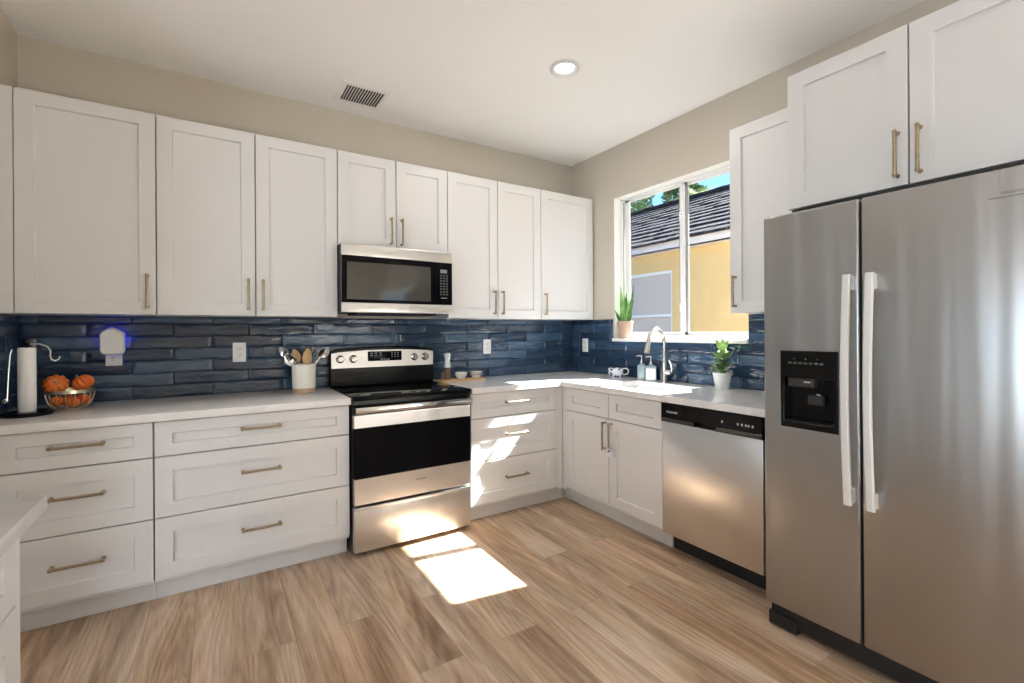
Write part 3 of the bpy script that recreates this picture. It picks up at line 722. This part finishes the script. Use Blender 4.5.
# utensil crock
CC = (-2.358, -.215, CT)
ck = thing('utensil_crock', 'cream ceramic crock with bare clay foot, left of the range', 'crock', CC)
m = MB(); m.lathe([(.066, .030), (.068, .034), (.070, .17), (.070, .176), (.067, .178), (.064, .174), (.062, .04), (0, .036)], seg=48); m.build('glazed_body', CERAM, ck)
m = MB(); m.lathe([(0, 0), (.060, 0), (.064, .004), (.066, .030), (.0, .031)], seg=48); m.build('clay_foot', CLAY, ck)
def place(o_, base_, head, roll=0):
    b, h = Vector(base_)+Vector(CC), Vector(head)+Vector(CC)
    z = (h-b).normalized(); y = (_F-z*z.dot(_F)).normalized(); x = y.cross(z)
    o_.location = b; o_.rotation_euler = (Matrix((x, y, z)).transposed() @ Matrix.Rotation(roll, 3, 'Z')).to_euler()
    return o_
def spoon(name, label, cat, m_h, m_b, ln, bw, bl, slots=False, base_=(0, 0, .045), head=(0, 0, .3), roll=0, dark=False):
    ln = (Vector(head)-Vector(base_)).length-bl*.5
    t = thing(name, label, cat, group='utensils in the crock')
    m = MB(); m.tube([(0, 0, 0), (0, 0, ln*.5), (0, 0, ln-.01)], [.0055, .005, .0045], 8, flat=.6); m.build('handle', m_h, t)
    m = MB(); rings = []
    n = 12
    for i in range(n+1):
        u = i/n; z = ln-.015+bl*u; wv = max(.004, bw*math.sin(math.pi*min(1, (u*.97+.03))**.8)**.6)*(1 if u < 1 else .2)
        row = []
        for k in range(9):
            s_ = -1+2*k/8; row.append((s_*wv, .010*(1-s_*s_)*math.sin(math.pi*u), z))
        rings.append([*row, *[(p[0]*.97, p[1]-.003, p[2]) for p in row[::-1]]])
    m.loops(rings)
    bo = m.build('bowl', m_b, t)
    if slots:
        m = MB()
        for sx in (-.010, 0, .010): m.box(sx-.0022, sx+.0022, -.006, .011, ln+bl*.22, ln+bl*.68, .001)
        m.build('slot_marks', BLACKM, t)
    return place(t, base_, head, roll)
WR = R(0)
def H(a, d, z): return _R*a-_F*d+Vector((0, 0, z))
spoon('wooden_spoon', 'light wooden spoon, the one left of centre in the crock', 'spoon', WOODL, WOODL, .155, .027, .085, base_=H(.02, 0, .045), head=H(-.055, .0, .245), roll=.15)
spoon('wooden_spoon', 'broad light wooden spoon, right of centre in the crock', 'spoon', WOODL, WOODL, .150, .031, .105, base_=H(.0, .0, .045), head=H(.032, .02, .240), roll=-.15)
spoon('slotted_spoon', 'steel slotted spoon leaning over the left crock rim', 'spoon', STEELP, STEELP, .150, .034, .085, True, base_=H(.03, .01, .045), head=H(-.082, .03, .222), roll=.2)
spoon('serving_spoon', 'steel serving spoon leaning far right out of the crock', 'spoon', STEELP, STEELP, .175, .030, .080, base_=H(-.040, .0, .055), head=H(.140, .0, .262), roll=.7)
spoon('serving_spoon', 'steel spoon leaning farthest left out of the crock', 'spoon', STEELP, STEELP, .165, .032, .075, base_=H(.045, -.01, .055), head=H(-.138, .0, .268), roll=-.3)
t = thing('black_spatula', 'black slotted turner standing upright at the middle of the crock', 'spatula', group='utensils in the crock')
m = MB(); m.tube([(0, 0, 0), (0, 0, .20)], .005, 8); m.build('handle', BLACKM, t)
m = MB().use(BLACKM); m.slab([-.030, -.020, -.014, -.004, .004, .014, .020, .030], [.155, .17, .215, .228], lambda i, j: not (j == 1 and i in (1, 3, 5)), -.002, .002, 'y'); m.build('blade', BLACKM, t)
place(t, H(.0, -.03, .045), H(-.015, -.035, .33), .1)
t = thing('whisk', 'steel wire whisk at the back right of the crock', 'whisk', group='utensils in the crock')
m = MB(); m.tube([(0, 0, 0), (0, 0, .17)], .006, 10); m.build('handle', STEELP, t)
m = MB()
for k in range(5):
    a = math.pi*k/5; c_, s_ = math.cos(a), math.sin(a)
    m.tube([(c_*q*.03, s_*q*.03, z) for q, z in ((.1, .165), (.75, .205), (1, .24), (.7, .27), (0, .28), (-.7, .27), (-1, .24), (-.75, .205), (-.1, .165))], .0013, 5)
m.build('wire_loops', STEELP, t)
place(t, H(-.03, -.02, .015), H(.075, -.035, .30))

# ================================================================== BOARD WITH GRINDER AND PINCH BOWLS
m = MB(); pts = [(-1.418, -.200), (-1.375, -.245), (-1.06, -.215), (-1.020, -.150), (-1.060, -.080), (-1.35, -.075), (-1.414, -.115)]
m.prism(pts, CT, CT+.014, 'z'); o = m.build('serving_board', WOODL); bevel_obj(o, .004, 2)
tag(o, 'light wooden board carrying the grinder and pinch bowls', 'serving board')
BT = CT+.0142
t = thing('pepper_grinder', 'pepper grinder with white top and dark wood base on board', 'pepper mill', (-1.348, -.150, BT))
m = MB(); m.lathe([(0, 0), (.026, 0), (.027, .006), (.024, .02), (.022, .05), (.021, .088), (0, .09)], seg=28); m.build('wood_base', WOODD, t)
m = MB(); m.lathe([(0, .09), (.021, .0905), (.024, .10), (.020, .125), (.018, .145), (.023, .170), (.024, .186), (.019, .196), (0, .200)], seg=28); m.build('white_top', WPOT, t)
m = MB(); m.tube([(.024, .030, 0), (.024, .030, .040)], .015, 20); m.lathe([(.016, .040), (.016, .050), (.009, .055), (0, .055)], (.024, .030, 0), 20)
o = m.build('spice_jar', WOODD); o.location = (-1.398, -.160, BT); tag(o, 'small dark jar beside the pepper grinder on the board', 'jar')
def pinch(label, x, y, stripes):
    t = thing('pinch_bowl', label, 'bowl', (x, y, BT), 0, 'pinch bowls on the board')
    m = MB(); m.lathe([(0, 0), (.026, 0), (.028, .004), (.043, .022), (.047, .044), (.047, .048), (.044, .048), (.040, .024), (.02, .008), (0, .007)], seg=40); m.build('bowl_body', WPOT, t)
    if stripes:
        m = MB()
        for k in range(20):
            a = 2*math.pi*k/20; 
            m.loops([[(math.cos(a+d)*r, math.sin(a+d)*r, z) for d in (-.055, .055)]+[(math.cos(a+d)*(r+.0012), math.sin(a+d)*(r+.0012), z) for d in (.055, -.055)] for r, z in ((.0425, .020), (.0455, .034), (.0470, .046))])
        m.build('painted_stripes', mat('maroon_stripe', (.10, .03, .05), .4), t)
    m = MB(); m.lathe([(0, .034), (.02, .036), (.039, .032), (0, .030)], seg=24); m.build('salt_fill', mat('salt', (.75, .74, .72), .9), t)
pinch('plain white pinch bowl between grinder and striped bowl', -1.235, -.150, False)
pinch('white pinch bowl with maroon stripes, at right end of board', -1.105, -.150, True)

# ================================================================== BY THE SINK
t = thing('mug', 'wide white mug with blue pattern at the left of the sink', 'mug', (-.105, -.665, CT))
MUGM = mat('blue_patterned_glaze', (.8, .8, .8), .2); v = coords(MUGM, (1, 1, 1)); wv_ = N(MUGM, 'ShaderNodeTexVoronoi'); wv_.inputs['Scale'].default_value = 28; L(MUGM, v, wv_.inputs['Vector'])
rm = ramp(MUGM, wv_.outputs['Distance'], [(.35, (.10, .13, .30)), (.48, (.80, .81, .84))]); L(MUGM, rm.outputs[0], bsdf(MUGM).inputs['Base Color'])
m = MB(); m.lathe([(0, 0), (.046, 0), (.049, .004), (.060, .028), (.064, .070), (.062, .072), (.060, .069), (.055, .03), (.03, .008), (0, .008)], seg=40); m.build('cup', MUGM, t)
m = MB(); m.tube([(.030, -.052, .070), (.040, -.078, .074), (.045, -.092, .055), (.042, -.084, .030), (.030, -.050, .022)], .0055, 10); m.build('handle', WPOT, t)
def soap(label, x, y, w_, h_, lab):
    t = thing('soap_dispenser', label, 'soap dispenser', (x, y, CT), R(-50), 'soap dispensers behind the sink')
    m = MB(); m.loops([rring(-w_, w_, -w_, w_, 0, .012), rring(-w_, w_, -w_, w_, h_*.9, .012), rring(-w_*.8, w_*.8, -w_*.8, w_*.8, h_*.97, .014), rring(-.014, .014, -.014, .014, h_, .012), rring(-.014, .014, -.014, .014, h_+.008, .012)]); m.build('bottle', SOAPM, t)
    if lab: m = MB(); m.box(-w_*.82, w_*.82, -w_-.001, -w_+.0005, .012, h_*.80); m.build('paper_label', LABELM, t)
    m = MB(); m.lathe([(.013, h_+.008), (.013, h_+.026), (.006, h_+.030), (.0045, h_+.056), (.010, h_+.058), (.010, h_+.068), (0, h_+.070)], seg=18); m.tube([(0, 0, h_+.063), (-.030, -.004, h_+.063), (-.036, -.005, h_+.056)], .0045, 8); m.build('pump', CHROME, t)
soap('clear soap dispenser behind the sink, left of the labelled one', -.075, -.905, .031, .118, False)
soap('soap dispenser with white label, right beside the faucet', -.085, -1.005, .040, .116, True)
# child lock joining the two sink cabinet handles
m = MB(); m.tube([(-.672, -1.092, .500), (-.676, -1.094, .482), (-.680, -1.115, .470), (-.680, -1.150, .468), (-.676, -1.166, .482), (-.672, -1.166, .503), (-.682, -1.155, .512), (-.684, -1.140, .500)], .0045, 8)
m.box(-.690, -.668, -1.190, -1.142, .463, .486, .004, 2)
lk = m.build('cabinet_safety_lock', mat('lilac_white_plastic', (.74, .73, .86), .4)); lk.location = (0, -.022, .012)
tag(lk, 'white plastic safety lock hooked over the sink cabinet handles', 'safety lock')

# ---- plants
def leafmat(name, c1, c2, sc_=30): return noisy(name, c1, c2, sc_, .42)
SNAKE = leafmat('snake_leaf', (.02, .075, .02), (.10, .25, .055), 30)
SNAKEL = leafmat('snake_leaf_light', (.09, .25, .05), (.24, .45, .12), 30)
JADE = leafmat('soft_leaf', (.20, .36, .10), (.46, .58, .26), 18)
JADED = leafmat('dark_leaf', (.05, .15, .04), (.12, .26, .07), 18)
def blade(parent, base_, tip, w_, m_, bend=(0, 0, 0), face=None, name='leaf'):
    b, t = Vector(base_), Vector(tip); n = 10; rings = []
    face = Vector(face or _F).normalized()
    for i in range(n+1):
        u = i/n; p = b.lerp(t, u)+Vector(bend)*math.sin(math.pi*u)
        d = (t-b).normalized(); side = d.cross(face).normalized()
        w2 = w_*(.55+.45*math.sin(math.pi*min(1, u*1.25)))*(1-u**3.5)+.0006; th = .0022*(1-u*.7)
        rings.append([p-side*w2, p+face*(w2*.25)-face*th, p+side*w2, p+face*(w2*.25)+face*th])
    m = MB(); m.loops(rings); return m.build(name, m_, parent, sharp=60)
sp = thing('potted_snake_plant', 'snake plant in a pale terracotta pot on window sill', 'potted plant', (.028, -.640, WZ0+.0035))
m = MB(); m.lathe([(0, 0), (.046, 0), (.048, .004), (.062, .128), (.064, .130), (.064, .142), (.060, .142), (.056, .120), (0, .118)], seg=40); m.build('pot', TERRA, sp)
m = MB(); m.lathe([(0, .126), (.057, .122), (0, .120)], seg=24); m.build('soil', SOIL, sp)
RX = _R
def rl(a, b_): return (RX*a+Vector((0, 0, b_)))
for a0, a1, z1, w_, mm, bn in ((-.015, -.042, .40, .014, SNAKEL, .0), (-.005, -.012, .345, .013, SNAKEL, .01), (.004, .006, .350, .014, SNAKE, .0), (.012, .068, .415, .013, SNAKE, .01), (-.030, -.092, .225, .010, SNAKE, .0), (.020, .045, .25, .014, SNAKE, .004), (-.02, -.028, .28, .015, SNAKE, 0), (.010, .030, .30, .012, SNAKEL, 0), (0, -.002, .26, .015, SNAKE, 0)):
    blade(sp, rl(a0, .12), rl(a1, .12+(z1-.12)*1.13)-_F*random.uniform(-.01, .02), w_*1.4, mm, bend=RX*bn, face=_F+RX*random.uniform(-.3, .3))
pp = thing('potted_houseplant', 'leafy light green houseplant in a white pot on the right worktop', 'potted plant', (-.110, -1.600, CT))
m = MB(); m.lathe([(0, .012), (.040, .012), (.042, .016), (.056, .096), (.058, .098), (.058, .104), (.054, .104), (.050, .088), (0, .086)], seg=40); m.build('pot', WPOT, pp)
m = MB(); m.lathe([(0, 0), (.046, 0), (.050, .004), (.052, .014), (.048, .014), (.045, .008), (0, .008)], seg=40); m.build('saucer', WPOT, pp)
m = MB(); m.lathe([(0, .094), (.051, .090), (0, .088)], seg=24); m.build('soil', SOIL, pp)
m = MB(); m.tube([(0, 0, .09), (.004, .0, .16), (.0, .004, .235)], [.005, .004, .003], 8); m.build('stem', PSTEM, pp)
rnd = random.Random(4)
for k in range(22):
    h = .10+.15*(k/21); a = k*2.4+rnd.random()*.8; ln = rnd.uniform(.060, .100)*(1.1-.35*k/21)
    b0 = Vector((0, 0, h-.01)); tp = b0+Vector((math.cos(a)*ln, math.sin(a)*ln*.9, rnd.uniform(-.01, .05)))
    fc_ = Vector((-math.cos(a)*.5, -math.sin(a)*.5, 1)); blade(pp, b0, tp, rnd.uniform(.017, .024), JADE if rnd.random() < .75 else JADED, bend=(0, 0, .012), face=fc_)
for dx, dz, b0 in ((-.045, .335, .24), (.008, .345, .24), (.046, .325, .24), (-.012, .30, .23), (.075, .250, .19), (-.065, .245, .19)): blade(pp, (0, 0, b0), _R*dx+Vector((0, 0, dz-.01)), .015, JADE, face=_F)

# ================================================================== CEILING FITTINGS
t = thing('ceiling_vent', 'white ceiling air vent with dark louvers above the microwave cabinet', 'vent', (-2.008, -.298, CEIL))
m = MB().use(PLATE); m.slab([-.152, -.118, .118, .152], [-.140, -.106, .106, .140], lambda i, j: not (i == 1 and j == 1), -.008, -.0005, 'z'); o = m.build('frame', PLATE, t); bevel_obj(o, .003, 2)
m = MB(); m.box(-.12, .12, -.108, .108, -.0025, -.0008); m.build('duct_shade', DARKGAP, t)  # flat dark sheet, the shade inside the duct put into its colour
LOUV = mat('louver_grey', (.55, .55, .55), .45)
for k in range(14):
    x = -.110+k*.0169; m = MB(); m.loops([[(x, y, -.0065), (x+.0035, y, -.0065), (x+.0095, y, -.003), (x+.006, y, -.003)] for y in (-.107, .107)]); m.build('louver', LOUV, t)
def downlight(label, x, y):
    t = thing('recessed_ceiling_light', label, 'ceiling light', (x, y, CEIL))
    m = MB(); m.lathe([(.088, -.0005), (.088, -.006), (.080, -.012), (.070, -.013), (.060, -.003), (.060, -.001)], seg=48); m.build('trim_ring', mat('grey_white_trim', (.62, .62, .61), .35), t)
    m = MB(); m.lathe([(0, -.0045), (.056, -.0035), (.056, -.0015), (0, -.0015)], seg=40); m.build('lens', LAMP, t)
    l = bpy.data.lights.new('bulb', 'AREA'); l.shape = 'DISK'; l.size = .1; l.energy = 6; l.color = (1, .95, .88)
    lo = bpy.data.objects.new('bulb', l); COL.objects.link(lo); lo.parent = t; lo.location = (0, 0, -.012)
downlight('lit round recessed light in the kitchen ceiling', -1.092, -1.250)

# ================================================================== ISLAND
isl = thing('kitchen_island', 'white kitchen island with shaker panel, cut by the left frame edge', 'island', (0, 0, 0), R(90))
# local x = world y, local -y = world +x : front faces +x
IX = 3.190; IY0, IY1 = -3.15, -1.925
m = MB(); m.box(IY0, IY1, -IX*-1+.004-.004, 3.70, .105, .872) if False else m.box(IY0, IY1, 3.212, 3.95, .0, .8795, .001); m.build('cabinet_box', WHITE, isl)
c = MB(); c.box(IY0+.004, IY1-.040, 3.2105, 3.2125, .11, .868); c.build('gap_shade', GAPSHADE, isl)  # dark sheet colours in the shade between the island fronts
c = MB(); c.box(IY1-.032, IY1, 3.197, 3.213, 0, .8795, .001); c.build('corner_post', WHITE, isl)
for ya, yb in ((-2.545, IY1-.034), (-3.15, -2.549)):
    d = MB(); d.shaker(ya+G, yb-G, .708, .868, 3.193, sz=.05); d.build('drawer', WHITE, isl)
    d = MB(); d.shaker(ya+G, yb-G, .128, .702, 3.193); d.build('door', WHITE, isl)
for ch in kids(isl): pass
isl.rotation_euler = (0, 0, R(90))
# local (x, y) -> world (-y, x): y=3.193 -> world x=-3.193
m = MB(); m.box(-4.05, -3.160, -3.2, -1.888, .880, .914, .003, 2)
tag(m.build('countertop', COUNTER), 'pale quartz island worktop corner at the left frame edge', 'countertop')

# ================================================================== OUTSIDE
STUC = noisy('yellow_stucco', (.72, .50, .22), (.77, .55, .26), 3, .9, .3, 60, .004)
FASC = noisy('pale_pink_fascia', (.80, .72, .68), (.84, .76, .72), 3, .7)
m = MB(); m.quad((.15, -30, -.12), (40, -30, -.12), (40, 40, -.12), (.15, 40, -.12))
tag(m.build('ground', noisy('pale_gravel_ground', (.45, .42, .36), (.55, .52, .46), 5, .9)), kind='structure')
# eave of this house over the window: shades the top of the pane
m = MB(); m.box(.15, .585, -4.5, 1.5, 2.645, 2.70); m.box(.565, .585, -4.5, 1.5, 2.645, 2.82)
tag(m.build('roof_eave', WPOT), kind='structure')
nh = thing('neighbor_house', 'yellow stucco house with dark tiled roof seen through the window', 'house', (3.2, 0, -.12))
m = MB().use(STUC); NW = (1.42, 2.75, 1.05, 2.36)
m.slab([-6, NW[0], NW[1], 9], [0, NW[2], NW[3], 2.650], lambda i, j: not (i == 1 and j == 1), 0, .2, 'x'); m.box(.2, 6.6, -6, 9, 0, 2.6); m.build('wall', STUC, nh)
m = MB(); m.box(-.2, -.17, -6.3, 9.3, 2.640, 2.762); m.box(-.2, .05, -6.3, 9.3, 2.640, 2.655); m.build('fascia', FASC, nh)
nwf = MB().use(ALU); nwf.slab([NW[0], NW[0]+.05, NW[1]-.05, NW[1]], [NW[2], NW[2]+.05, 1.63, 1.67, NW[3]-.05, NW[3]], lambda i, j: i != 1 or j in (0, 2, 4), .03, .10, 'x'); nwo = nwf.build('window', ALU, nh)
m = MB(); m.box(.075, .08, NW[0]+.04, NW[1]-.04, NW[2]+.04, NW[3]-.04); m.build('pane', mat('grey_window_blind', (.60, .52, .46), .6), nwo)
ROOF = noisy('dark_roof_tile', (.016, .016, .019), (.060, .057, .062), 9, .9, spec=.1)
m = MB().use(ROOF); P0 = Vector((-.26, 2.785)); pitch = .487; CL = .30; rnd = random.Random(3)
ncr = 12; 
for c_ in range(ncr):
    xa = P0.x+c_*CL*.894; za = P0.y+(xa-P0.x)*pitch; y = -6.5-(c_ % 2)*.16
    xb = xa+CL*.98; zb = za+(xb-xa)*pitch-.03
    while y < 9.4:
        j = rnd.uniform(-.006, .010); y1 = y+.325; lift = rnd.uniform(-.004, .006)
        dx = rnd.uniform(-.012, .012)
        for q in (0,):
            a = [(xa+dx, y+.004, za+j), (xa+dx, y1-.004, za+j+lift), (xb, y1-.004, zb+j), (xb, y+.004, zb+j)]
            bmz = [(p[0], p[1], p[2]-.038) for p in a]
            m.loops([bmz, a])
        y = y1
m.build('roof', ROOF, nh, smooth=False)
m = MB(); zr = P0.y+ncr*CL*.894*pitch; xr = P0.x+ncr*CL*.894
m.prism([(-.2, 2.757), (xr, zr-.06), (xr+3.6, 2.757)], -6.3, 9.2, 'y'); m.build('roof_deck', mat('roof_shadow_felt', (.03, .03, .035), .9), nh)
m = MB(); m.tube([(xr, -6.4+i*.33, zr+.01+(.012 if i % 2 else 0)) for i in range(48)], .06, 8); m.build('ridge_cap', ROOF, nh)

def tree(label, loc, H, rad, seed, count, m_leaf, palm=False):
    t = thing('tree' if not palm else 'palm_tree', label, 'tree', loc); rn = random.Random(seed)
    m = MB(); m.tube([(0, 0, 0), (.1, .05, H*.5), (0, 0, H*.85)], [.18, .13, .07], 8); m.build('trunk', WOODD, t)
    m = MB()
    if palm:
        for k in range(14):
            a = k*2*math.pi/14; el = rn.uniform(.2, 1.2); ln = rad*rn.uniform(.8, 1.1)
            pts = []
            for i in range(7):
                u = i/6; pts.append(Vector((math.cos(a)*ln*u*math.cos(el*.6), math.sin(a)*ln*u*math.cos(el*.6), H*.85+ln*u*math.sin(el)-u*u*ln*.55)))
            for i in range(6):
                d = (pts[i+1]-pts[i]); sd = d.cross(Vector((0, 0, 1))).normalized()
                for s_ in (-1, 1):
                    for q in (0, .5):
                        b = pts[i]+d*q; tp = b+sd*s_*.32*(1-i/8)+d*.5-Vector((0, 0, .10)); m.quad(b, b+d*.12, tp+d*.03, tp)
    else:
        for k in range(count):
            v_ = Vector((rn.gauss(0, 1), rn.gauss(0, 1), rn.gauss(0, 1))).normalized()
            bl = 1+.28*noise.noise(v_*2.2+Vector((seed, 0, 0)))
            p = v_*rad*bl*rn.uniform(.55, 1)**.5; p.z *= .8; p += Vector((0, 0, H*.85))
            n1_ = Vector((rn.gauss(0, 1), rn.gauss(0, 1), rn.gauss(0, 1))).normalized(); n2_ = n1_.cross(Vector((.3, .5, .8))).normalized()
            s_ = rn.uniform(.05, .11); m.quad(p-n1_*s_, p+n2_*s_*.5, p+n1_*s_, p-n2_*s_*.5)
    m.build('foliage', m_leaf, t); return t
LEAFG = noisy('tree_leaves', (.025, .07, .018), (.09, .17, .05), 1.5, .6)
LEAFP = noisy('palm_leaves', (.20, .30, .10), (.35, .42, .18), 1.5, .6)
tree('dark green bushy tree rising behind the neighbor roof, at left of window', (10.2, 9.9, -.12), 6.9, 1.65, 3, 5200, LEAFG)
tree('smaller tree behind the neighbor roof, just right of the bushy one', (12.6, 8.3, -.12), 7.7, .8, 8, 2200, LEAFG)
tree('distant palm top peeking over the roof ridge by the window mullion', (11.4, 6.75, -.12), 7.15, .85, 5, 0, LEAFP, palm=True)
